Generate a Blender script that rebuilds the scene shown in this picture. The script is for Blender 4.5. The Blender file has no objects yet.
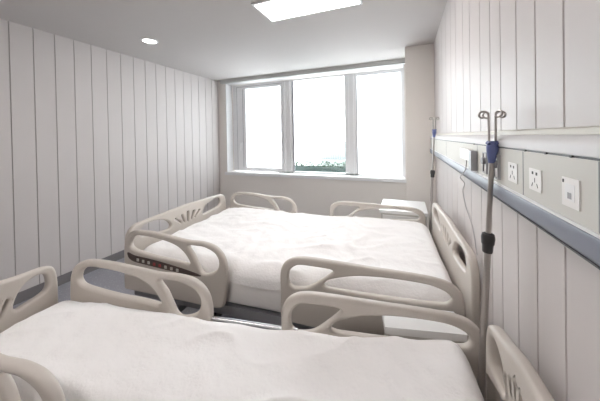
import bpy, bmesh, math, random
from mathutils import Vector, Matrix, noise
random.seed(4)
S = bpy.context.scene
COL = S.collection
PI = math.pi

# ------------------------------------------------------------------ room measures (metres)
W, D, H = 3.727, 3.923, 2.6        # right wall, window wall, ceiling height
YF = -1.7                          # wall behind the photographer

# ------------------------------------------------------------------ materials
MATS = {}
def mat(name, col, rough=.5, metal=0., spec=.5, bump=0., bscale=40., var=0., vscale=6., coat=0.):
    m = bpy.data.materials.new(name); m.use_nodes = True
    nt = m.node_tree; b = nt.nodes['Principled BSDF']
    b.inputs['Base Color'].default_value = (*col, 1)
    b.inputs['Roughness'].default_value = rough
    b.inputs['Metallic'].default_value = metal
    b.inputs['Specular IOR Level'].default_value = spec
    b.inputs['Coat Weight'].default_value = coat
    tc = nt.nodes.new('ShaderNodeTexCoord')
    if var:
        n = nt.nodes.new('ShaderNodeTexNoise'); n.inputs['Scale'].default_value = vscale
        n.inputs['Detail'].default_value = 4
        nt.links.new(tc.outputs['Object'], n.inputs['Vector'])
        mx = nt.nodes.new('ShaderNodeMix'); mx.data_type = 'RGBA'
        mx.inputs['A'].default_value = (*[c * (1 - var) for c in col], 1)
        mx.inputs['B'].default_value = (*[min(1, c * (1 + var)) for c in col], 1)
        nt.links.new(n.outputs['Fac'], mx.inputs['Factor'])
        nt.links.new(mx.outputs['Result'], b.inputs['Base Color'])
    if bump:
        n = nt.nodes.new('ShaderNodeTexNoise'); n.inputs['Scale'].default_value = bscale
        n.inputs['Detail'].default_value = 3
        nt.links.new(tc.outputs['Object'], n.inputs['Vector'])
        bp = nt.nodes.new('ShaderNodeBump'); bp.inputs['Strength'].default_value = bump
        bp.inputs['Distance'].default_value = .01
        nt.links.new(n.outputs['Fac'], bp.inputs['Height'])
        nt.links.new(bp.outputs['Normal'], b.inputs['Normal'])
    MATS[name] = m
    return m

def emit(name, col, strength):
    m = bpy.data.materials.new(name); m.use_nodes = True
    nt = m.node_tree; nt.nodes.clear()
    o = nt.nodes.new('ShaderNodeOutputMaterial'); e = nt.nodes.new('ShaderNodeEmission')
    e.inputs['Color'].default_value = (*col, 1); e.inputs['Strength'].default_value = strength
    nt.links.new(e.outputs[0], o.inputs[0]); MATS[name] = m
    return m

M_panel = mat('wall_panelling', (.60, .56, .55), .45, var=.02, vscale=2.5)
M_groove = mat('panel_groove', (.38, .35, .345), .8)
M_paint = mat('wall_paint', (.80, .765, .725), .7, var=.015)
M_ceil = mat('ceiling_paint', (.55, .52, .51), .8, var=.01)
M_header = mat('grey_blind_track', (.50, .50, .49), .6)
M_base = mat('grey_skirting', (.19, .175, .18), .5)
M_white = mat('white_window_frame', (.82, .82, .83), .35)
M_plastic = mat('beige_moulded_plastic', (.57, .525, .48), .38, var=.02, vscale=9)
M_dark = mat('dark_plastic', (.035, .033, .035), .45)
M_strip = mat('brown_control_strip', (.085, .06, .05), .35)
M_red = mat('red_button', (.42, .06, .06), .4)
M_icon = mat('pale_button', (.62, .60, .56), .4)
M_steel = mat('steel', (.55, .55, .56), .25, metal=1.)
M_chrome = mat('brushed_steel_pole', (.44, .41, .39), .30, metal=1.)
M_greymetal = mat('grey_powdercoat', (.30, .30, .32), .45)
M_blue = mat('blue_plastic', (.12, .15, .33), .4)
M_sheet = mat('mattress_sheet', (.84, .815, .80), .85, bump=.25, bscale=18)
M_trunk = mat('trunking_panel', (.66, .65, .61), .55, spec=.3)
M_lip = mat('trunking_cover', (.76, .76, .77), .55)
M_bump = mat('bluegrey_bumper', (.20, .215, .27), .35)
M_alu = mat('dark_channel', (.10, .10, .11), .4)
M_beigecap = mat('trunking_cap', (.64, .62, .56), .5)
M_socket = mat('white_socket_plastic', (.86, .84, .82), .35)
M_socketgrey = mat('grey_socket_plastic', (.36, .36, .38), .4)
M_cabwhite = mat('cabinet_white', (.86, .86, .86), .3)
M_cabgrey = mat('cabinet_grey', (.62, .60, .58), .45)
M_leaf = mat('hedge_leaf', (.055, .115, .065), .5, var=.6, vscale=9)
M_planter = mat('dark_planter', (.13, .18, .17), .6)
M_outwall = mat('pale_render_outside', (.85, .86, .86), .8)
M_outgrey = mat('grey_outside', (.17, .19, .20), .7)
M_outpale = mat('pale_facade_outside', (.30, .32, .32), .8)
M_cable = mat('pale_cable', (.42, .40, .40), .5)
M_lamp = emit('lamp_panel_glow', (1., .95, .92), 12.)
M_down = emit('downlight_glow', (1., .95, .90), 8.)

# duvet: white quilted cotton with fine weave
M_duvet = mat('white_quilt_cotton', (.86, .845, .842), .9)
def quilt(m):
    nt = m.node_tree; b = nt.nodes['Principled BSDF']
    tc = nt.nodes.new('ShaderNodeTexCoord')
    n1 = nt.nodes.new('ShaderNodeTexNoise'); n1.inputs['Scale'].default_value = 16; n1.inputs['Detail'].default_value = 6
    n2 = nt.nodes.new('ShaderNodeTexNoise'); n2.inputs['Scale'].default_value = 90; n2.inputs['Detail'].default_value = 2
    ad = nt.nodes.new('ShaderNodeMath'); ad.operation = 'MULTIPLY_ADD'; ad.inputs[1].default_value = .35
    for n in (n1, n2): nt.links.new(tc.outputs['Object'], n.inputs['Vector'])
    nt.links.new(n2.outputs['Fac'], ad.inputs[0]); nt.links.new(n1.outputs['Fac'], ad.inputs[2])
    bp = nt.nodes.new('ShaderNodeBump'); bp.inputs['Strength'].default_value = .4; bp.inputs['Distance'].default_value = .012
    nt.links.new(ad.outputs[0], bp.inputs['Height']); nt.links.new(bp.outputs['Normal'], b.inputs['Normal'])
    b.inputs['Sheen Weight'].default_value = .15
quilt(M_duvet)

# floor: blue-grey speckled vinyl
def floor_mat():
    m = bpy.data.materials.new('speckled_vinyl'); m.use_nodes = True
    nt = m.node_tree; b = nt.nodes['Principled BSDF']; b.inputs['Roughness'].default_value = .35
    tc = nt.nodes.new('ShaderNodeTexCoord')
    n = nt.nodes.new('ShaderNodeTexVoronoi'); n.inputs['Scale'].default_value = 55
    nt.links.new(tc.outputs['Object'], n.inputs['Vector'])
    r = nt.nodes.new('ShaderNodeValToRGB')
    r.color_ramp.elements[0].position = .12; r.color_ramp.elements[0].color = (.42, .41, .43, 1)
    r.color_ramp.elements[1].position = .30; r.color_ramp.elements[1].color = (.26, .255, .285, 1)
    nt.links.new(n.outputs['Distance'], r.inputs['Fac'])
    nt.links.new(r.outputs['Color'], b.inputs['Base Color'])
    return m
M_floor = floor_mat()

# window glass: thin panes
def thin_glass(name, gloss, tint):
    m = bpy.data.materials.new(name); m.use_nodes = True
    nt = m.node_tree; nt.nodes.clear()
    o = nt.nodes.new('ShaderNodeOutputMaterial'); t = nt.nodes.new('ShaderNodeBsdfTransparent')
    g = nt.nodes.new('ShaderNodeBsdfGlossy'); mx = nt.nodes.new('ShaderNodeMixShader')
    t.inputs['Color'].default_value = (*tint, 1); g.inputs['Roughness'].default_value = .02
    mx.inputs['Fac'].default_value = gloss
    nt.links.new(t.outputs[0], mx.inputs[1]); nt.links.new(g.outputs[0], mx.inputs[2])
    nt.links.new(mx.outputs[0], o.inputs[0])
    return m
M_glass = thin_glass('clear_glass', .06, (.95, .98, .98))
def frosted():
    m = bpy.data.materials.new('frosted_glass'); m.use_nodes = True
    nt = m.node_tree; nt.nodes.clear()
    o = nt.nodes.new('ShaderNodeOutputMaterial'); t = nt.nodes.new('ShaderNodeBsdfTranslucent')
    d = nt.nodes.new('ShaderNodeBsdfDiffuse'); mx = nt.nodes.new('ShaderNodeMixShader')
    t.inputs['Color'].default_value = (.92, .95, .96, 1); d.inputs['Color'].default_value = (.8, .8, .8, 1)
    mx.inputs['Fac'].default_value = .12
    nt.links.new(t.outputs[0], mx.inputs[1]); nt.links.new(d.outputs[0], mx.inputs[2])
    nt.links.new(mx.outputs[0], o.inputs[0])
    return m
M_frost = frosted()

# ------------------------------------------------------------------ mesh helpers
def link(name, me, parent=None, loc=None):
    o = bpy.data.objects.new(name, me); COL.objects.link(o)
    if parent: o.parent = parent
    if loc is not None: o.location = loc
    return o

def obj(name, bm, m, parent=None, smooth=False, bevel=0., seg=2):
    if bevel:
        ed = [e for e in bm.edges if len(e.link_faces) == 2 and e.calc_face_angle(0) > .6]
        bmesh.ops.bevel(bm, geom=ed, offset=bevel, segments=seg, profile=.6, affect='EDGES', clamp_overlap=True)
    bmesh.ops.recalc_face_normals(bm, faces=bm.faces)
    me = bpy.data.meshes.new(name); bm.to_mesh(me); bm.free()
    for mm in (m if isinstance(m, (list, tuple)) else [m]): me.materials.append(mm)
    if smooth:
        for p in me.polygons: p.use_smooth = True
        try: me.set_sharp_from_angle(angle=math.radians(40))
        except Exception: pass
    return link(name, me, parent)

def BM(): return bmesh.new()

def box(bm, x0, x1, y0, y1, z0, z1, mi=0):
    v = [bm.verts.new(p) for p in ((x0, y0, z0), (x1, y0, z0), (x1, y1, z0), (x0, y1, z0),
                                    (x0, y0, z1), (x1, y0, z1), (x1, y1, z1), (x0, y1, z1))]
    for f in ((0, 3, 2, 1), (4, 5, 6, 7), (0, 1, 5, 4), (1, 2, 6, 5), (2, 3, 7, 6), (3, 0, 4, 7)):
        bm.faces.new([v[i] for i in f]).material_index = mi
    return v

def tube(bm, pts, r, n=12, caps=True, closed=False):
    """round tube along points; r a number or a list"""
    pts = [Vector(p) for p in pts]; rings = []; N = len(pts); up = None
    for i, p in enumerate(pts):
        if closed: t = pts[(i + 1) % N] - pts[i - 1]
        else: t = pts[min(i + 1, N - 1)] - pts[max(i - 1, 0)]
        t.normalize()
        if up is None:
            up = Vector((0, 0, 1)) if abs(t.z) < .9 else Vector((1, 0, 0))
        a = t.cross(up)
        if a.length < 1e-5: a = t.cross(Vector((0, 1, 0)))
        a.normalize(); b = t.cross(a); up = -b if b.dot(up) < 0 else b
        rr = r[i] if isinstance(r, (list, tuple)) else r
        rings.append([bm.verts.new(p + (a * math.cos(k * 2 * PI / n) + b * math.sin(k * 2 * PI / n)) * rr) for k in range(n)])
    M = N if closed else N - 1
    for i in range(M):
        A, Bq = rings[i], rings[(i + 1) % N]
        for k in range(n):
            bm.faces.new((A[k], A[(k + 1) % n], Bq[(k + 1) % n], Bq[k]))
    if caps and not closed:
        bm.faces.new(rings[0][::-1]); bm.faces.new(rings[-1])

def lathe(bm, prof, n=20, o=(0, 0, 0)):
    """closed lathe round z: prof = [(r, z), ...]"""
    rings = []
    for r, z in prof:
        rings.append([bm.verts.new((o[0] + r * math.cos(k * 2 * PI / n), o[1] + r * math.sin(k * 2 * PI / n), o[2] + z)) for k in range(n)])
    for A, Bq in zip(rings, rings[1:]):
        for k in range(n): bm.faces.new((A[k], A[(k + 1) % n], Bq[(k + 1) % n], Bq[k]))
    bm.faces.new(rings[0][::-1]); bm.faces.new(rings[-1])

def tag(o, label, cat, group=None):
    o['label'] = label; o['category'] = cat
    if group: o['group'] = group
    return o

def empty(name, label, cat, loc=(0, 0, 0), rz=0, group=None):
    o = bpy.data.objects.new(name, None); COL.objects.link(o)
    o.location = loc; o.rotation_euler = (0, 0, rz); o.empty_display_size = .1
    return tag(o, label, cat, group)

def struct(o):
    o['kind'] = 'structure'; return o

def spline(pts, k=6, sharp=()):
    """closed Catmull-Rom through the points"""
    out = []; n = len(pts)
    for i in range(n):
        p0, p1, p2, p3 = (Vector((*pts[(i + j) % n], 0)) for j in (-1, 0, 1, 2))
        d1, d2 = p2 - p1, p3 - p2
        for q in range(k):
            t = q / k
            m1 = (p2 - p0) * .5; m2 = (p3 - p1) * .5
            L = d1.length
            if m1.length > L: m1 *= L / m1.length
            if m2.length > L: m2 *= L / m2.length
            h = (2*t**3 - 3*t*t + 1) * p1 + (t**3 - 2*t*t + t) * m1 + (-2*t**3 + 3*t*t) * p2 + (t**3 - t*t) * m2
            out.append((h.x, h.y))
    return out

def moulding(name, outer, holes, thick, bev, m, parent, axis, at):
    """moulded plate: an outline with openings, rounded edges.  axis 'y': outline in (x, z), stands at y = at;
    axis 'x': outline in (y, z), stands at x = at"""
    cu = bpy.data.curves.new(name, 'CURVE'); cu.dimensions = '2D'; cu.fill_mode = 'BOTH'
    cu.extrude = thick / 2 - bev; cu.bevel_depth = bev; cu.bevel_resolution = 3; cu.offset = -bev
    for poly in [outer] + holes:
        sp = cu.splines.new('POLY'); sp.points.add(len(poly) - 1); sp.use_cyclic_u = True
        for i, (a, b) in enumerate(poly): sp.points[i].co = (a, b, 0, 1)
    ob = bpy.data.objects.new('tmp', cu); COL.objects.link(ob)
    dg = bpy.context.evaluated_depsgraph_get(); dg.update()
    me = bpy.data.meshes.new_from_object(ob.evaluated_get(dg))
    bpy.data.objects.remove(ob); bpy.data.curves.remove(cu)
    bm = BM(); bm.from_mesh(me); bpy.data.meshes.remove(me)
    bmesh.ops.remove_doubles(bm, verts=bm.verts, dist=1e-5)
    for v in bm.verts:
        x, y, z = v.co
        v.co = (x, at + z, y) if axis == 'y' else (at + z, x, y)
    bmesh.ops.recalc_face_normals(bm, faces=bm.faces)
    me = bpy.data.meshes.new(name)
    bm.to_mesh(me); bm.free()
    me.materials.clear(); me.materials.append(m)
    k = 1 if axis == 'y' else 0
    for p in me.polygons:
        p.material_index = 0
        p.use_smooth = abs(p.normal[k]) < .985
    return link(name, me, parent)

# ------------------------------------------------------------------ camera
cam = bpy.data.cameras.new('camera'); co = bpy.data.objects.new('camera', cam); COL.objects.link(co)
cam.sensor_width = 36.; cam.sensor_fit = 'HORIZONTAL'
cam.lens = 249.805 / 600 * 36
cam.shift_x = (300 - 312.789) / 600
cam.shift_y = (139.199 - 200.5) / 600
cam.clip_start = .02
R = Matrix(((.937751, .0131827, .34705802), (.34687453, .01437785, -.93780133), (-.0173527, .99980973, .0089101)))
co.matrix_world = Matrix.Translation((3.3876, 0, 1.492)) @ R.to_4x4()
S.camera = co

# ------------------------------------------------------------------ room shell
bm = BM(); box(bm, -.1, W + .1, YF - .1, D + .3, -.1, 0)
struct(obj('floor', bm, M_floor))
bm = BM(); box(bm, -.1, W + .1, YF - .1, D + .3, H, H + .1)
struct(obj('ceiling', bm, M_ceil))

def board_wall(name, x, inward, ys):
    """panelled wall of vertical boards with narrow dark grooves between them, one mesh"""
    bm = BM(); g, dp, ch = .0022, .006, .0018
    ys = sorted(y for y in ys if YF < y < D)
    edges = [YF] + ys + [D]
    prof = [(YF, 0, 0)]
    xs = []
    prev = None
    pts = []                      # (y, depth, material of the strip that starts here)
    pts.append((YF, 0, 0))
    for y in ys:
        pts += [(y - g - ch, 0, 0), (y - g, dp, 1), (y + g, dp, 0), (y + g + ch, 0, 0)]
    pts.append((D, 0, 0))
    col = [(bm.verts.new((x - inward * d, y, 0)), bm.verts.new((x - inward * d, y, H)), mi) for y, d, mi in pts]
    for (a, b, mi), (c, d, _) in zip(col, col[1:]):
        bm.faces.new((a, c, d, b)).material_index = mi
    # back of the wall
    o = -inward * .1
    q = [bm.verts.new(p) for p in ((x + o, YF, 0), (x + o, D, 0), (x + o, D, H), (x + o, YF, H))]
    bm.faces.new(q)
    bm.faces.new((col[0][0], col[0][1], q[3], q[0])); bm.faces.new((col[-1][0], q[1], q[2], col[-1][1]))
    bm.faces.new([c[0] for c in col] + [q[1], q[0]]); bm.faces.new([c[1] for c in col][::-1] + [q[3], q[2]])
    return struct(obj(name, bm, [M_panel, M_groove]))

board_wall('wall_left', 0, 1, [1.192 + .1595 * n for n in range(-18, 18)])
board_wall('wall_right', W, -1, [.600 - .131 * n for n in range(1, 17)] +
           [.600, .731, .862, .988, 1.13, 1.25, 1.40, 1.60, 1.77, 2.0, 2.2, 2.45, 2.7, 2.95, 3.2])
bm = BM(); box(bm, -.1, W + .1, YF - .1, YF, 0, H)
struct(obj('wall_front', bm, M_paint))

# window wall: one mesh with the opening
OX0, OX1, OZ0, OZ1 = .17, 3.385, .80, 2.545
YB = D + .27
bm = BM()
box(bm, -.1, W + .1, D, YB, 0, OZ0)
box(bm, -.1, W + .1, D, YB, OZ1, H)
box(bm, -.1, OX0, D, YB, OZ0, OZ1)
box(bm, OX1, W + .1, D, YB, OZ0, OZ1)
struct(obj('wall_back', bm, M_paint))
# column in the corner between window and right wall
bm = BM(); box(bm, 3.398, W, 3.365, D, 0, H)
struct(obj('wall_column', bm, M_paint, bevel=.006))
# grey recessed blind track along the head of the window
bm = BM(); box(bm, .105, 3.398, D - .07, D, 2.535, H); box(bm, .105, 3.398, D - .085, D - .07, 2.555, H)
struct(obj('trim_1', bm, M_header))
# white reveal lining
bm = BM()
box(bm, OX0, OX0 + .012, D, YB - .1, OZ0, OZ1); box(bm, OX1 - .012, OX1, D, YB - .1, OZ0, OZ1)
box(bm, OX0, OX1, D, YB - .1, OZ1 - .012, OZ1)
struct(obj('trim_2', bm, M_white))
bm = BM(); box(bm, .135, 3.396, D - .03, YB - .1, .798, .848)
struct(obj('trim_3', bm, M_white, bevel=.008))

def skirting(name, x0, x1, y0, y1):
    bm = BM(); box(bm, x0, x1, y0, y1, 0, .095); struct(obj(name, bm, M_base, bevel=.003))
skirting('baseboard_left', 0, .014, YF + .014, D - .014)
skirting('baseboard_right', W - .014, W, YF + .014, 3.35)
skirting('baseboard_back', 0, 3.39, D - .014, D)
skirting('baseboard_front', 0, W, YF, YF + .014)

# ---- window: frame, three lights, handle
YW0, YW1 = 4.115, 4.185
wn = bpy.data.objects.new('window_1', None); COL.objects.link(wn); wn.location = ((OX0 + OX1) / 2, YW0, .85); struct(wn)
def wpart(name, bm, m, parent=wn, **k):
    for v in bm.verts: v.co -= wn.location
    return obj(name, bm, m, parent, **k)
bm = BM()
box(bm, .182, .30, YW0, YW1, .848, 2.533)           # left jamb
box(bm, 1.29, 1.48, YW0, YW1, .848, 2.533)          # mullions
box(bm, 2.445, 2.640, YW0, YW1, .848, 2.533)
box(bm, 3.335, 3.373, YW0, YW1, .848, 2.533)
box(bm, .30, 1.29, YW0, YW1, 2.485, 2.533); box(bm, 1.48, 2.445, YW0, YW1, 2.505, 2.533); box(bm, 2.64, 3.335, YW0, YW1, 2.490, 2.533)
box(bm, .30, 3.335, YW0, YW1, .848, .872)
wpart('window_frame', bm, M_white, bevel=.004)
bm = BM()                                            # raised beads running down the mullions
for x in (1.325, 1.435, 2.50, 2.585): box(bm, x - .012, x + .012, YW0 - .014, YW0, .850, 2.53)
wpart('mullion_bead', bm, M_white, bevel=.003)
bm = BM()                                            # opening casement on the left, set slightly proud
a0, a1, b0, b1 = .305, 1.285, .876, 2.482
box(bm, a0, .50, YW0 - .025, YW1 - .02, b0, b1); box(bm, 1.255, a1, YW0 - .025, YW1 - .02, b0, b1)
box(bm, .50, 1.255, YW0 - .025, YW1 - .02, 2.44, b1); box(bm, .50, 1.255, YW0 - .025, YW1 - .02, b0, .925)
sash = wpart('casement', bm, M_white, bevel=.006)
bm = BM()                                            # dark rubber seal lines
for (x0, x1, z0, z1) in ((.298, .304, .874, 2.484), (.432, .440, .93, 2.44), (.298, 1.29, 2.482, 2.488)):
    box(bm, x0, x1, YW0 - .028, YW0 - .0255, z0, z1)
for (x0, x1, z0, z1) in ((1.481, 1.506, .873, 2.504), (2.641, 2.652, .873, 2.489), (2.66, 3.334, 2.482, 2.489)):
    box(bm, x0, x1, YW0 - .003, YW0 + .02, z0, z1)
wpart('rubber_seal', bm, M_greymetal)
bm = BM(); box(bm, .385, .415, YW0 - .036, YW0 - .026, 1.31, 1.41); tube(bm, [(.40, YW0 - .034, 1.38), (.40, YW0 - .065, 1.38), (.40, YW0 - .068, 1.36), (.40, YW0 - .068, 1.25)], .008, 8)
wpart('handle', bm, M_white, sash, smooth=True)['label'] = 'white casement handle'
sash_loc = sash
bm = BM(); box(bm, .50, 1.255, 4.145, 4.151, .925, 2.44); wpart('frosted_pane', bm, M_frost)
bm = BM(); box(bm, 2.64, 3.335, 4.145, 4.151, .872, 2.49); wpart('frosted_pane', bm, M_frost)
bm = BM(); box(bm, 1.48, 2.445, 4.145, 4.151, .872, 2.505); wpart('clear_pane', bm, M_glass)

# ------------------------------------------------------------------ outside the window
bm = BM(); box(bm, -3, 8, 4.25, 9., -3.3, -3.2)
g = obj('ground_outside', bm, M_outwall); g['kind'] = 'structure'
# planter with a clipped hedge on the ledge outside
pl = empty('planter', 'dark planter of leafy green plants outside the clear middle window pane', 'planter', (1.9, 4.45, .70))
bm = BM()
box(bm, -.85, .85, -.10, .10, 0, .02); box(bm, -.85, .85, -.10, -.085, .02, .235); box(bm, -.85, .85, .085, .10, .02, .235)
box(bm, -.85, -.835, -.085, .085, .02, .235); box(bm, .835, .85, -.085, .085, .02, .235)
box(bm, -.86, .86, -.11, -.10, .20, .235); box(bm, -.84, .84, -.086, .086, .02, .205)
obj('trough', bm, M_planter, pl)
bm = BM()
for i in range(1100):
    x = random.uniform(-.84, .84); y = random.uniform(-.10, .10)
    hh = .315 + .075 * (noise.noise(Vector((x * 7, y * 4, 1))) ) + .03 * noise.noise(Vector((x * 19, 3, 1)))
    z = random.uniform(.19, max(.22, hh))
    a, t = random.uniform(0, 2 * PI), random.uniform(-.2, 1.1)
    d = Vector((math.cos(a) * math.cos(t), math.sin(a) * math.cos(t), math.sin(t))); s = random.uniform(.025, .055)
    w_ = d.cross(Vector((0, 0, 1))).normalized() * s * .32; up = w_.cross(d).normalized() * s * .12; p = Vector((x, y, z))
    v = [bm.verts.new(q) for q in (p, p + d * s * .5 + w_ + up, p + d * s, p + d * s * .5 - w_ + up)]
    bm.faces.new(v)
lv = obj('leaves', bm, M_leaf, pl)
bm = BM(); box(bm, -.3, 4.0, 4.19, 4.62, .62, .70)
o = obj('window_ledge', bm, M_outwall); o['kind'] = 'structure'
# facing building, bleached by the daylight: railed terrace, and an outline for a lamp reflection
fb = empty('facing_building', 'pale bleached building with a railed terrace seen through the middle pane', 'building', (.6, 9.2, -3.2))
bm = BM(); box(bm, -.30, 3.2, 0, .4, 0, 4.50)
obj('facade', bm, M_outpale, fb)
bm = BM(); box(bm, -2.6, 1.2, 1.0, 1.4, 0, 7.8)
obj('tall_wing', bm, M_outwall, fb)
refl = bm = BM()
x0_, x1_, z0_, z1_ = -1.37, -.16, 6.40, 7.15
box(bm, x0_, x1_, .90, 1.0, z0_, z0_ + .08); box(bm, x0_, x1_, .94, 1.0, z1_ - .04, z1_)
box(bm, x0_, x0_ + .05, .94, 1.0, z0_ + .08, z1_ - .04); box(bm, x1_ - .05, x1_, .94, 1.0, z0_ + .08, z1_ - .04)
obj('lamp_reflection_outline', bm, M_outgrey, fb)  # grey outline standing in for the ceiling lamp's reflection in the pane
bm = BM()
for i in range(15): box(bm, -.25 + i * .09, -.225 + i * .09, -.32, -.30, 3.85, 4.36)
box(bm, -.27, 1.05, -.33, -.29, 4.36, 4.41); box(bm, -.27, 1.05, -.36, 0, 3.78, 3.85)
obj('terrace_railing', bm, M_outgrey, fb)

# ------------------------------------------------------------------ ceiling lamps
def panel_lamp(label, x, y):
    e = empty('ceiling_light', label, 'ceiling light', (x, y, H), 0, 'ceiling light panels')
    x0, x1, y0, y1 = -.41, .41, -.152, .152
    bm = BM()
    for q in ((x0 - .018, x1 + .018, y0 - .018, y0), (x0 - .018, x1 + .018, y1, y1 + .018), (x0 - .018, x0, y0, y1), (x1, x1 + .018, y0, y1)):
        box(bm, *q, -.012, 0)
    obj('frame', bm, M_white, e)
    bm = BM(); box(bm, x0, x1, y0, y1, -.008, 0)
    obj('diffuser', bm, M_lamp, e)
panel_lamp('bright rectangular white light panel set flush in the ceiling', 2.643, 1.937)
panel_lamp('unseen ceiling light panel added to brighten the near side, in the half of the room behind the photographer', 2.0, -.6)  # extra panel out of view, added to light the near side
def downlight(label, x, y):
    e = empty('downlight', label, 'ceiling light', (x, y, H), 0, 'recessed downlights')
    bm = BM()
    n = 28
    ri = [[bm.verts.new((r * math.cos(k * 2 * PI / n), r * math.sin(k * 2 * PI / n), z)) for k in range(n)] for r, z in ((.085, 0), (.085, -.006), (.066, -.010), (.066, 0))]
    for A, Bq in zip(ri, ri[1:] + ri[:1]):
        for k in range(n): bm.faces.new((A[k], A[(k + 1) % n], Bq[(k + 1) % n], Bq[k]))
    obj('trim_ring', bm, M_white, e)
    bm = BM(); lathe(bm, [(.0655, -.001), (.0655, -.006), (.03, -.009)], 28)
    obj('lens', bm, M_down, e)
downlight('small round recessed downlight glowing in the ceiling near the panelled wall', .725, 2.0)

# ------------------------------------------------------------------ hospital beds
FOOT = [(.03, .455), (.03, .62), (.035, .76), (.06, .825), (.12, .862), (.22, .870), (.345, .864), (.575, .842), (.70, .842), (.79, .822),
        (.847, .77), (.868, .69), (.86, .58), (.845, .47), (.80, .445), (.45, .445), (.08, .445)]
FOOT_BIG = [(.088, .765), (.105, .808), (.166, .836), (.343, .828), (.475, .805), (.55, .765), (.60, .705), (.585, .690), (.50, .698), (.345, .706), (.217, .718), (.115, .735)]
FOOT_TRI = [(.585, .808), (.65, .815), (.714, .812), (.785, .785), (.815, .741), (.805, .69), (.755, .655), (.69, .648), (.655, .70), (.625, .755)]
HEAD = [(1.225, .48), (1.225, .60), (1.226, .73), (1.255, .79), (1.33, .824), (1.45, .829), (1.70, .821), (1.96, .813), (2.07, .800),
        (2.13, .765), (2.15, .70), (2.15, .58), (2.15, .48), (2.10, .455), (1.70, .455), (1.27, .455)]
HEAD_TRI = [(1.272, .70), (1.282, .745), (1.33, .782), (1.43, .786), (1.515, .783), (1.53, .772), (1.46, .715), (1.385, .668), (1.31, .655), (1.280, .668)]
HEAD_BIG = [(1.478, .69), (1.50, .722), (1.56, .745), (1.64, .765), (1.75, .777), (1.87, .780), (2.00, .774), (2.07, .752), (2.095, .722), (2.07, .695),
            (1.90, .683), (1.65, .680), (1.51, .680)]

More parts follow.
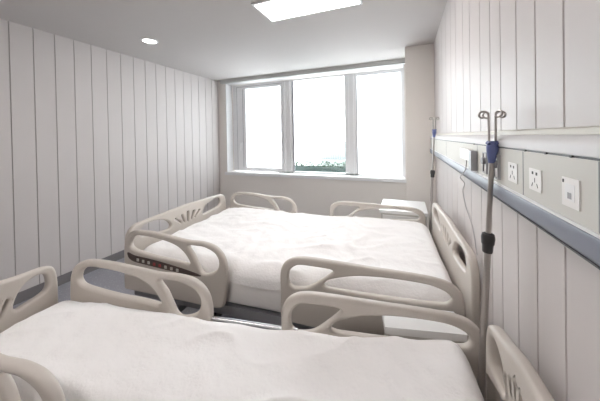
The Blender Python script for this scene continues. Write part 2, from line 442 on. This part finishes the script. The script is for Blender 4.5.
def make_bed(label, o, t, w, hs, foot_near=(1., 0.), head_map=(1., 0.), hb=1., hv=(.02, .96), zhead=0., link_bar=False, fv0=.03):
    """o, t: near foot corner and heading; w: width; hs: where the headboard stands"""
    b = empty('hospital_bed', label, 'bed', (o[0], o[1], 0), t, 'adjustable hospital beds')
    th = .036
    def rail(v, outer, holes, fx, side):
        f = lambda P: spline([(fx[1] + fx[0] * s, z) for s, z in P])
        r = moulding('side_rail', f(outer), [f(h) for h in holes], th, .0125, M_plastic, b, 'y', v)
        return r
    for v, side in ((0, -1), (w, 1)):
        fx = foot_near if side < 0 else (1., 0.)
        r = rail(v, FOOT, [FOOT_BIG, FOOT_TRI], fx, side)
        # brown control strip with its buttons, on the outer face
        y0 = v + side * th / 2; y1 = y0 + side * .004
        bm = BM()
        lens = spline([(.075, .712), (.13, .699), (.30, .688), (.50, .668), (.64, .648), (.69, .634), (.64, .628), (.48, .633), (.25, .646), (.13, .656), (.085, .676)], 4)
        lens = [(fx[1] + fx[0] * s, z) for s, z in lens]
        A = [bm.verts.new((s, y0, z)) for s, z in lens]; Bv = [bm.verts.new((s, y1, z)) for s, z in lens]
        bm.faces.new(A); bm.faces.new(Bv[::-1])
        for k in range(len(A)): bm.faces.new((A[k], A[(k + 1) % len(A)], Bv[(k + 1) % len(A)], Bv[k]))
        obj('control_strip', bm, M_strip, r)['label'] = 'brown control strip'
        for k in range(8):
            s = .17 + k * .048; z = .672 - (s - .17) * .075
            bm = BM(); s = fx[1] + fx[0] * s
            box(bm, s - .009, s + .009, min(y1, y1 + side * .003), max(y1, y1 + side * .003), z - .009, z + .009)
            obj('button', bm, M_red if k in (3, 4) else M_icon, r, bevel=.002)
        rail(v, HEAD, [HEAD_TRI, HEAD_BIG], head_map, side)
    # foot and head boards: teardrop hand holes and a fan of five slots
    def board(name, s, lo, hi, v0, v1, dz, arch):
        V = lambda u: v0 + (v1 - v0) * u
        zz = lambda z: z + dz
        out = [(V(.0), lo), (V(.0), zz(.65)), (V(.004), zz(.78)), (V(.035), zz(.845)), (V(.10), zz(.865)), (V(.28), zz(.865 + arch * .5)), (V(.5), zz(.868 + arch)),
               (V(.72), zz(.865 + arch * .5)), (V(.90), zz(.865)), (V(.965), zz(.845)), (V(.996), zz(.78)), (V(1), zz(.65)), (V(1), lo), (V(.95), lo - .03), (V(.5), lo - .04), (V(.05), lo - .03)]
        hl = [(.085, .775), (.10, .822), (.16, .838), (.235, .828), (.295, .800), (.335, .745), (.315, .722), (.25, .726), (.16, .735), (.105, .748)]
        holes = [spline([(V(u), zz(z)) for u, z in hl]), spline([(V(1 - u), zz(z)) for u, z in hl[::-1]])]
        for k in range(5):
            d = (k - 2); u0 = .5 + d * .038; u1 = .5 + d * .062; wv = .011
            za = .715 + .006 * abs(d); zb = .815 - .012 * abs(d)
            sl = [(V(u0 - wv * .6), zz(za + .01)), (V(u0), zz(za)), (V(u0 + wv * .6), zz(za + .01)), (V(u1 + wv), zz(zb - .012)), (V(u1), zz(zb)), (V(u1 - wv), zz(zb - .012))]
            holes.append(spline(sl, 3))
        return moulding(name, spline(out), holes, .038, .013, M_plastic, b, 'x', s)
    board('footboard', -.012, .42, .86, fv0, w - .045, 0, .012)
    board('headboard', hs, .42, .92, w * hv[0], w * hv[1], zhead, .012)
    # welded frame: side tubes, cross tubes, corner sockets
    bm = BM(); e = .055
    for v in (e + .02, w - e - .02): box(bm, .03, hs - .03, v - .02, v + .02, .36, .42)
    for s in (.05, .75, 1.35, hs - .06): box(bm, s - .02, s + .02, e, w - e, .365, .415)
    for v in (.06, w - .06): box(bm, hs - .11, hs - .03, v - .025, v + .025, .36, .43)
    obj('bed_frame', bm, M_greymetal, b, bevel=.004)
    for v in ((w,) if link_bar else ()):
        bm = BM(); tube(bm, [(.81, v, .655), (1.28, v, .655)], .009, 10)
        obj('steel_side_tube', bm, M_steel, b, smooth=True)
    bm = BM()
    box(bm, .20, hs - .25, .10, .16, .16, .22); box(bm, .20, hs - .25, w - .16, w - .10, .16, .22)
    for s in (.25, hs - .30): box(bm, s - .03, s + .03, .10, w - .10, .165, .215)
    obj('base_frame', bm, M_greymetal, b, bevel=.004)
    for s in (.55, hs - .65):
        bm = BM(); box(bm, s - .045, s + .045, w / 2 - .045, w / 2 + .045, .215, .37); box(bm, s - .06, s + .06, .12, w - .12, .17, .212)
        obj('lift_column', bm, M_dark, b, bevel=.006)
    bm = BM(); tube(bm, [(.62, w * .3, .30), (1.15, w * .3, .36)], .03, 12); box(bm, .56, .72, w * .3 - .05, w * .3 + .05, .23, .35)
    obj('actuator', bm, M_dark, b, smooth=True)
    for s in (.25, hs - .30):
        for v in (.13, w - .13):
            bm = BM()
            tube(bm, [(s, v - .016, .062), (s, v + .016, .062)], .062, 20)
            tube(bm, [(s, v - .022, .062), (s, v + .022, .062)], .022, 12)
            box(bm, s - .02, s + .02, v - .026, v - .020, .05, .145); box(bm, s - .02, s + .02, v + .020, v + .026, .05, .145)
            box(bm, s - .03, s + .03, v - .027, v + .027, .135, .165)
            obj('caster', bm, M_dark, b, smooth=True)
    return b

def place(bed, name, bm, m, smooth=True):
    """a loose thing lying on a bed"""
    ob = obj(name, bm, m, None, smooth)
    ob.location = bed.location; ob.rotation_euler = bed.rotation_euler
    return ob

def mattress(bed, w, s0, s1, label):
    bm = BM(); box(bm, s0, s1, .036, w - .036, .45, .603)
    bmesh.ops.bevel(bm, geom=list(bm.edges), offset=.025, segments=4, profile=.5, affect='EDGES')
    return tag(place(bed, 'mattress', bm, M_sheet), label, 'mattress', 'mattresses on the hospital beds')

def duvet(bed, w, s0, s1, label, seed, bumps, bulge, z0=.700):
    """puffy quilt: top sheet with rounded falling edges, folds, then a hem and an underside"""
    bm = BM(); NS, NV = 150, 100
    v0, v1 = .028, w - .026
    hem = .606
    def edge(d, r=.065):
        if d >= r: return 0.
        k = 1 - d / r
        return 1 - math.sqrt(max(0., 1 - k * k))
    top = []
    for i in range(NS + 1):
        row = []
        a = i / NS; a = a + .035 * math.sin(2 * PI * a) * -1
        for j in range(NV + 1):
            q = j / NV; q = q - .05 * math.sin(2 * PI * q)
            s = s0 + (s1 - s0) * a; v = v0 + (v1 - v0) * q
            # rounded corners seen from above
            RC = min(.13, w * .17)
            qx = max(0, RC - (s - s0), RC - (s1 - s)); qy = max(0, RC - (v - v0), RC - (v1 - v))
            hq = math.hypot(qx, qy)
            if qx > 0 and qy > 0 and hq > RC:
                sx = 1 if s < (s0 + s1) / 2 else -1; sv = 1 if v < w / 2 else -1
                s += sx * (qx - qx * RC / hq); v += sv * (qy - qy * RC / hq); d = 0.
            elif qx > 0 and qy > 0: d = RC - hq
            else: d = min(s - s0, s1 - s, v - v0, v1 - v)
            rr = .085 + .02 * noise.noise(Vector((s * 3, v * 3, seed + 9)))
            drop = edge(d, rr)
            wob = .008 * noise.noise(Vector((s * 4.1, v * 4.0, seed)))
            n1 = noise.noise(Vector((s * 2.0, v * 2.4, seed))) * .014
            wx, wy = s + .12 * noise.noise(Vector((s * 2.5, v * 2.5, seed + 2))), v + .12 * noise.noise(Vector((s * 2.5, v * 2.5, seed + 4)))
            n2 = noise.noise(Vector((wx * 5.5, wy * 7.0, seed))) * .0105 + noise.noise(Vector((wx * 13, wy * 15, seed))) * .005 + noise.noise(Vector((wx * 27, wy * 30, seed))) * .0018
            mask = max(0, noise.noise(Vector((s * 1.7, v * 1.9, seed + 6))) + .35)
            rg = 1 - abs(noise.noise(Vector((wx * 3.0 + wy * 2.2, wy * 5.5 - wx * 2.6, seed + 5))))
            n3 = rg ** 8 * .019 * mask
            z = z0 + n1 + n2 + n3
            for bs, bv, bw, bh in bumps:
                z += bh * math.exp(-((s - bs) ** 2 + (v - bv) ** 2) / (2 * bw * bw))
            z = hem + (z - hem) * (1 - drop)
            # between the two near rails the quilt puffs outwards
            if bulge:
                g = math.exp(-((s - bulge) / .16) ** 4) * max(0, 1 - (v - v0) / .10)
                v -= .036 * g * (1 - .3 * drop)
                z -= .0 * g
            row.append(bm.verts.new((s + wob * (1 if 0 < i < NS else .4), v + wob * .6, z)))
        top.append(row)
    for i in range(NS):
        for j in range(NV):
            bm.faces.new((top[i][j], top[i + 1][j], top[i + 1][j + 1], top[i][j + 1]))
    # underside follows the hem then lies on the mattress
    ring = [top[i][0] for i in range(NS + 1)] + [top[NS][j] for j in range(1, NV + 1)] + [top[i][NV] for i in range(NS - 1, -1, -1)] + [top[0][j] for j in range(NV - 1, 0, -1)]
    cs, cv = (s0 + s1) / 2, w / 2
    def inset(ring_, d, z):
        out = []
        for q in ring_:
            x = min(max(q.co.x, s0 + d), s1 - d); y = min(max(q.co.y, v0 + d), v1 - d)
            out.append(bm.verts.new((x, y, z)))
        return out
    r1 = inset(ring, .019, hem); r2 = inset(ring, .03, .6065)
    for A, Bq in ((ring, r1), (r1, r2)):
        for k in range(len(A)):
            try: bm.faces.new((A[k], A[(k + 1) % len(A)], Bq[(k + 1) % len(A)], Bq[k]))
            except ValueError: pass
    bm.faces.new(r2)
    return tag(place(bed, 'duvet', bm, M_duvet), label, 'duvet', 'white duvets on the hospital beds')

W1, W2 = 1.227, .501
bed1 = make_bed('beige plastic railed hospital bed standing nearest the window', (1.490, 1.188), .0626, W1, 2.205, hv=(.015, .925), zhead=.045)
bed2 = make_bed('beige plastic railed hospital bed in the foreground, farthest from the window', (1.746, .299), .1445, W2, 1.968,
                foot_near=(.847, 0.), head_map=(.854, .164), hv=(.06, .745), zhead=.03, link_bar=True, fv0=-.05)
mattress(bed1, W1, .05, 2.14, 'pale mattress with its side showing under the duvet near the window')
mattress(bed2, W2, .05, 1.91, 'mattress hidden under the duvet of the foreground bed')
duvet(bed1, W1, .035, 2.165, 'white puffy duvet on the bed nearest the window', 2.3,
      [(.45, 1.0, .22, .022), (.25, .35, .2, .008), (1.75, .85, .25, .012), (1.0, .5, .3, -.008)], 1.05)
duvet(bed2, W2, .035, 1.932, 'white crumpled duvet on the foreground bed', 7.7,
      [(.28, .36, .15, .012), (1.97, .42, .22, .082), (.8, .25, .2, -.006)], 0, .712)

# ------------------------------------------------------------------ infusion poles hooked on the beds
def iv_pole(label, base, tip, zb, zk, zblue):
    """leans slightly; base and tip are world points of the tube axis"""
    base, tip = Vector(base), Vector(tip)
    e = empty('infusion_pole', label, 'infusion pole', base, 0, 'infusion poles at the bed heads')
    d = (tip - base); at = lambda z: d * ((z - base.z) / d.z)
    bm = BM(); tube(bm, [Vector((0, 0, 0)), at(zk - .01)], .0108, 14)
    obj('lower_tube', bm, M_chrome, e, smooth=True)
    bm = BM(); tube(bm, [at(zk), at(zblue)], .0082, 12)
    obj('upper_tube', bm, M_chrome, e, smooth=True)
    bm = BM()
    zz = [(-.030, .014), (-.026, .0155), (-.004, .0165), (0, .019), (.020, .0205), (.032, .018), (.036, .011)]
    tube(bm, [at(zk + a) for a, r in zz], [r for a, r in zz], 16)
    obj('clamp_knob', bm, M_dark, e, smooth=True)
    bm = BM()
    zz = [(-.045, .010), (-.03, .012), (-.005, .017), (.008, .018), (.02, .014), (.028, .010)]
    tube(bm, [at(zblue + a) for a, r in zz], [r for a, r in zz], 12)
    for k in range(4):
        a = k * PI / 2 + .5; c = at(zblue + .012)
        tube(bm, [c, c + Vector((math.cos(a) * .019, math.sin(a) * .019, .012))], .007, 8)
    obj('hook_holder', bm, M_blue, e, smooth=True)['label'] = 'blue plastic hook holder'
    for k in range(4):
        a = k * PI / 2 + .5; u = Vector((math.cos(a), math.sin(a), 0)); c = at(zblue + .014)
        top = tip - base
        h = top.z - c.z
        pts = [c + u * .012, c + u * .013 + Vector((0, 0, h * .5)), c + u * .014 + Vector((0, 0, h * .9))]
        side = u.cross(Vector((0, 0, 1)))
        for q in range(11):
            g = PI - q * 2 * PI / 12
            pts.append(c + Vector((0, 0, h)) + u * (.029 + .015 * math.cos(g)) + Vector((0, 0, .010 * math.sin(g))) + side * .001 * q)
        bm = BM(); tube(bm, pts, .0034, 8)
        obj('hook', bm, M_chrome, e, smooth=True)
    return e
iv_pole('steel infusion pole with hooks clamped beside the foreground bed head', (3.6066, .985, .39), (3.664, .985, 1.556), .7, 1.125, 1.440)
iv_pole('steel infusion pole with hooks at the head of the window side bed', (3.581, 2.515, .39), (3.642, 2.515, 1.64), .7, 1.135, 1.515)

# ------------------------------------------------------------------ bedside cabinets
def cabinet(label, x0, x1, y0, y1, zt, rz=0):
    cx, cy = (x0 + x1) / 2, (y0 + y1) / 2; a, b_ = (x1 - x0) / 2, (y1 - y0) / 2
    e = empty('bedside_cabinet', label, 'bedside cabinet', (cx, cy, 0), rz, 'bedside cabinets')
    bm = BM(); box(bm, -a + .012, a - .012, -b_ + .012, b_ - .012, .06, zt - .03)
    obj('body', bm, M_cabgrey, e, bevel=.008)
    bm = BM(); box(bm, -a, a, -b_, b_, zt - .03, zt)
    obj('top', bm, M_cabwhite, e, bevel=.008)
    bm = BM(); box(bm, -a + .03, a - .03, -b_ - .002, -b_ + .012, zt - .17, zt - .05)
    dr = obj('drawer', bm, M_cabwhite, e, bevel=.004)
    bm = BM(); box(bm, -.05, .05, -b_ - .012, -b_ - .002, zt - .115, zt - .10)
    obj('handle', bm, M_cabgrey, dr, bevel=.003)
    bm = BM(); box(bm, -a + .03, a - .03, -b_ - .002, -b_ + .012, .09, zt - .19)
    dr = obj('door', bm, M_cabwhite, e, bevel=.004)
    bm = BM(); box(bm, -.05, .05, -b_ - .012, -b_ - .002, zt - .23, zt - .215)
    obj('handle', bm, M_cabgrey, dr, bevel=.003)
    for sx in (-1, 1):
        for sy in (-1, 1):
            bm = BM(); tube(bm, [(sx * (a - .04), sy * (b_ - .035), 0), (sx * (a - .04), sy * (b_ - .035), .065)], .014, 10)
            obj('foot', bm, M_dark, e, smooth=True)
    return e
cabinet('white topped bedside cabinet squeezed between the two hospital beds', 3.28, 3.60, 1.107, 1.243, .69, .20)
cabinet('white topped bedside cabinet by the column beyond the far bed', 3.13, 3.585, 2.63, 3.09, .735)

# ------------------------------------------------------------------ service trunking along the right wall
Y0, Y1 = YF + .5, 3.362
tk = empty('wall_trunking', 'long pale service trunking with bumper rail along the panelled right wall', 'wall trunking', (W, 1.0, 1.39))
def extr(name, prof, m, y0=Y0, y1=Y1, smooth=False):
    """profile of (distance from wall, height) drawn along the wall"""
    bm = BM()
    A = [bm.verts.new((-d, y0 - 1.0, z - 1.39)) for d, z in prof]; Bq = [bm.verts.new((-d, y1 - 1.0, z - 1.39)) for d, z in prof]
    n = len(prof)
    for k in range(n): bm.faces.new((A[k], A[(k + 1) % n], Bq[(k + 1) % n], Bq[k]))
    bm.faces.new(A[::-1]); bm.faces.new(Bq)
    return obj(name, bm, m, tk, smooth=smooth)
extr('face_panel', [(.002, 1.31), (.052, 1.32), (.052, 1.4455), (.002, 1.4455)], M_trunk)
extr('seam', [(.002, 1.4455), (.049, 1.4455), (.049, 1.4500), (.002, 1.4500)], M_alu)
extr('light_cover', [(.002, 1.4502), (.053, 1.4502), (.055, 1.4525), (.055, 1.466), (.053, 1.4715), (.047, 1.477), (.022, 1.4870), (.002, 1.4875)], M_lip, smooth=True)
extr('top_cap', [(.001, 1.4877), (.020, 1.4877), (.018, 1.500), (.001, 1.504)], M_beigecap)
bp_ = [(.002, 1.279), (.050, 1.279), (.055, 1.2805), (.0575, 1.284), (.0585, 1.290), (.0585, 1.3195), (.0575, 1.323), (.055, 1.3245), (.0525, 1.3245), (.0525, 1.3195), (.002, 1.309)]
extr('bumper_rail', bp_, M_bump, smooth=True)['label'] = 'blue grey bumper rail'
extr('bumper_lip', [(.002, 1.2755), (.056, 1.2755), (.056, 1.2788), (.002, 1.2788)], M_alu)
extr('pale_edge', [(.0522, 1.3246), (.057, 1.3246), (.056, 1.330), (.0522, 1.330)], M_lip)
for y in (.527, .80, 1.24, 2.1, 2.7):
    bm = BM(); box(bm, -.0528, -.052, y - 1.0 - .0012, y - 1.0 + .0012, 1.331 - 1.39, 1.4453 - 1.39); obj('panel_joint', bm, M_greymetal, tk)
for y in (.60, .69, .79, 1.0, 1.3):
    bm = BM(); box(bm, -.0525, -.0492, y - 1.0 - .003, y - 1.0 + .003, .0550, .0605); obj('clip', bm, M_dark, tk)

FX = W - .052
def socket(label, y0, y1, z0, z1, kind):
    yc, zc = (y0 + y1) / 2, (z0 + z1) / 2; a, b_ = (y1 - y0) / 2, (z1 - z0) / 2
    e = empty('wall_socket', label, 'wall socket', (FX, yc, zc), 0, 'sockets on the trunking')
    bm = BM(); box(bm, -.0022, 0, -a, a, -b_, b_)
    obj('plate', bm, M_socket, e, bevel=.0008)
    if kind == 'data':
        bm = BM(); box(bm, -.0028, -.0021, -a * .55, a * .6, -b_ * .55, b_ * .6); obj('insert', bm, M_cabwhite, e, bevel=.0002)
        bm = BM(); box(bm, -.0032, -.0028, -a * .2, a * .25, -b_ * .42, b_ * .0); obj('port', bm, M_socketgrey, e)
        bm = BM(); box(bm, -.0027, -.0022, a * .72, a * .90, b_ * .62, b_ * .85); obj('indicator', bm, M_dark, e)
    else:
        def slot(n, y, z, hy, hz, rot=0):
            bm = BM(); box(bm, -.0027, -.0020, -hy, hy, -hz, hz)
            bmesh.ops.rotate(bm, verts=bm.verts, cent=(0, 0, 0), matrix=Matrix.Rotation(rot, 3, 'X'))
            bmesh.ops.translate(bm, verts=bm.verts, vec=(0, y, z)); obj(n, bm, M_dark, e)
        slot('round_hole', a * .35, b_ * .62, .0034, .0034); slot('round_hole', -a * .3, b_ * .60, .0034, .0034)
        slot('pin_slot', 0, -b_ * .02, .0011, .0052); slot('pin_slot', a * .42, -b_ * .48, .0011, .0052, .5); slot('pin_slot', -a * .42, -b_ * .48, .0011, .0052, -.5)
    return e
socket('white data outlet plate, the largest and nearest on the trunking', .573, .624, 1.353, 1.407, 'data')
socket('white five-hole power socket next to the data outlet plate', .704, .762, 1.356, 1.407, 'power')
socket('white five-hole power socket nearest the infusion pole', .833, .896, 1.354, 1.408, 'power')

def gas_outlet(label, y0, y1):
    yc = (y0 + y1) / 2; a = (y1 - y0) / 2; b_ = .040
    e = empty('gas_outlet', label, 'gas outlet', (FX, yc, 1.383), 0, 'gas outlets on the trunking')
    bm = BM()
    for q in ((-a, a, -b_, -b_ + .005), (-a, a, b_ - .005, b_), (-a, -a + .005, -b_ + .005, b_ - .005), (a - .005, a, -b_ + .005, b_ - .005)): box(bm, -.008, 0, *q)
    obj('frame', bm, M_socketgrey, e)
    bm = BM(); box(bm, -.004, 0, -a + .005, a - .005, -b_ + .005, b_ - .005); obj('plate', bm, M_cabgrey, e)
    bm = BM(); tube(bm, [(-.003, 0, .008), (-.016, 0, .008)], .013, 16); obj('valve', bm, M_greymetal, e, smooth=True)
    return e
gas_outlet('grey framed gas outlet on the trunking just before the infusion pole', .965, 1.010)
gas_outlet('grey framed gas outlet on the trunking beside the call handset', 1.089, 1.136)

cb = empty('nurse_call_handset', 'white nurse call box with grey handset and hanging cord on the trunking', 'nurse call', (FX, 1.35, 1.38))
bm = BM(); box(bm, -.016, 0, -.03, .16, -.010, .042); obj('call_box', bm, M_socket, cb, bevel=.003)
bm = BM(); box(bm, -.024, -.002, -.110, -.066, -.045, .040); obj('handset', bm, M_socketgrey, cb, bevel=.006)
bm = BM()
cpts = []
kn = [(-.010, .04, -.010), (-.014, .05, -.060), (-.016, .16, -.115), (.030, .30, -.170), (.040, .40, -.235), (.042, .34, -.31), (.044, .20, -.38), (.044, .14, -.45), (.044, .10, -.50)]
for i in range(len(kn) - 1):
    p = [Vector(kn[max(0, min(len(kn) - 1, i + j))]) for j in (-1, 0, 1, 2)]
    for q in range(6):
        t = q / 6
        cpts.append(.5 * ((2 * p[1]) + (p[2] - p[0]) * t + (2 * p[0] - 5 * p[1] + 4 * p[2] - p[3]) * t * t + (3 * p[1] - p[0] - 3 * p[2] + p[3]) * t ** 3))
tube(bm, cpts, .0028, 6)
obj('cord', bm, M_cable, cb, smooth=True)

# ------------------------------------------------------------------ daylight
wd = bpy.data.worlds.new('overcast'); S.world = wd; wd.use_nodes = True
nt = wd.node_tree; bg = nt.nodes['Background']
bg.inputs['Color'].default_value = (.97, .985, 1., 1); bg.inputs['Strength'].default_value = 4.2
pa = bpy.data.lights.new('window_portal', 'AREA'); pa.shape = 'RECTANGLE'; pa.size = 3.2; pa.size_y = 1.75
pa.cycles.is_portal = True
po = bpy.data.objects.new('window_portal', pa); COL.objects.link(po)
po.location = (1.78, 4.24, 1.68); po.rotation_euler = (-PI / 2, 0, 0)

# ------------------------------------------------------------------ picture settings
vs = S.view_settings
vs.view_transform = 'Standard'; vs.look = 'None'; vs.gamma = 1.; vs.use_curve_mapping = False
vs.exposure = 1.05
S.cycles.max_bounces = 12; S.cycles.diffuse_bounces = 8; S.cycles.transparent_max_bounces = 12
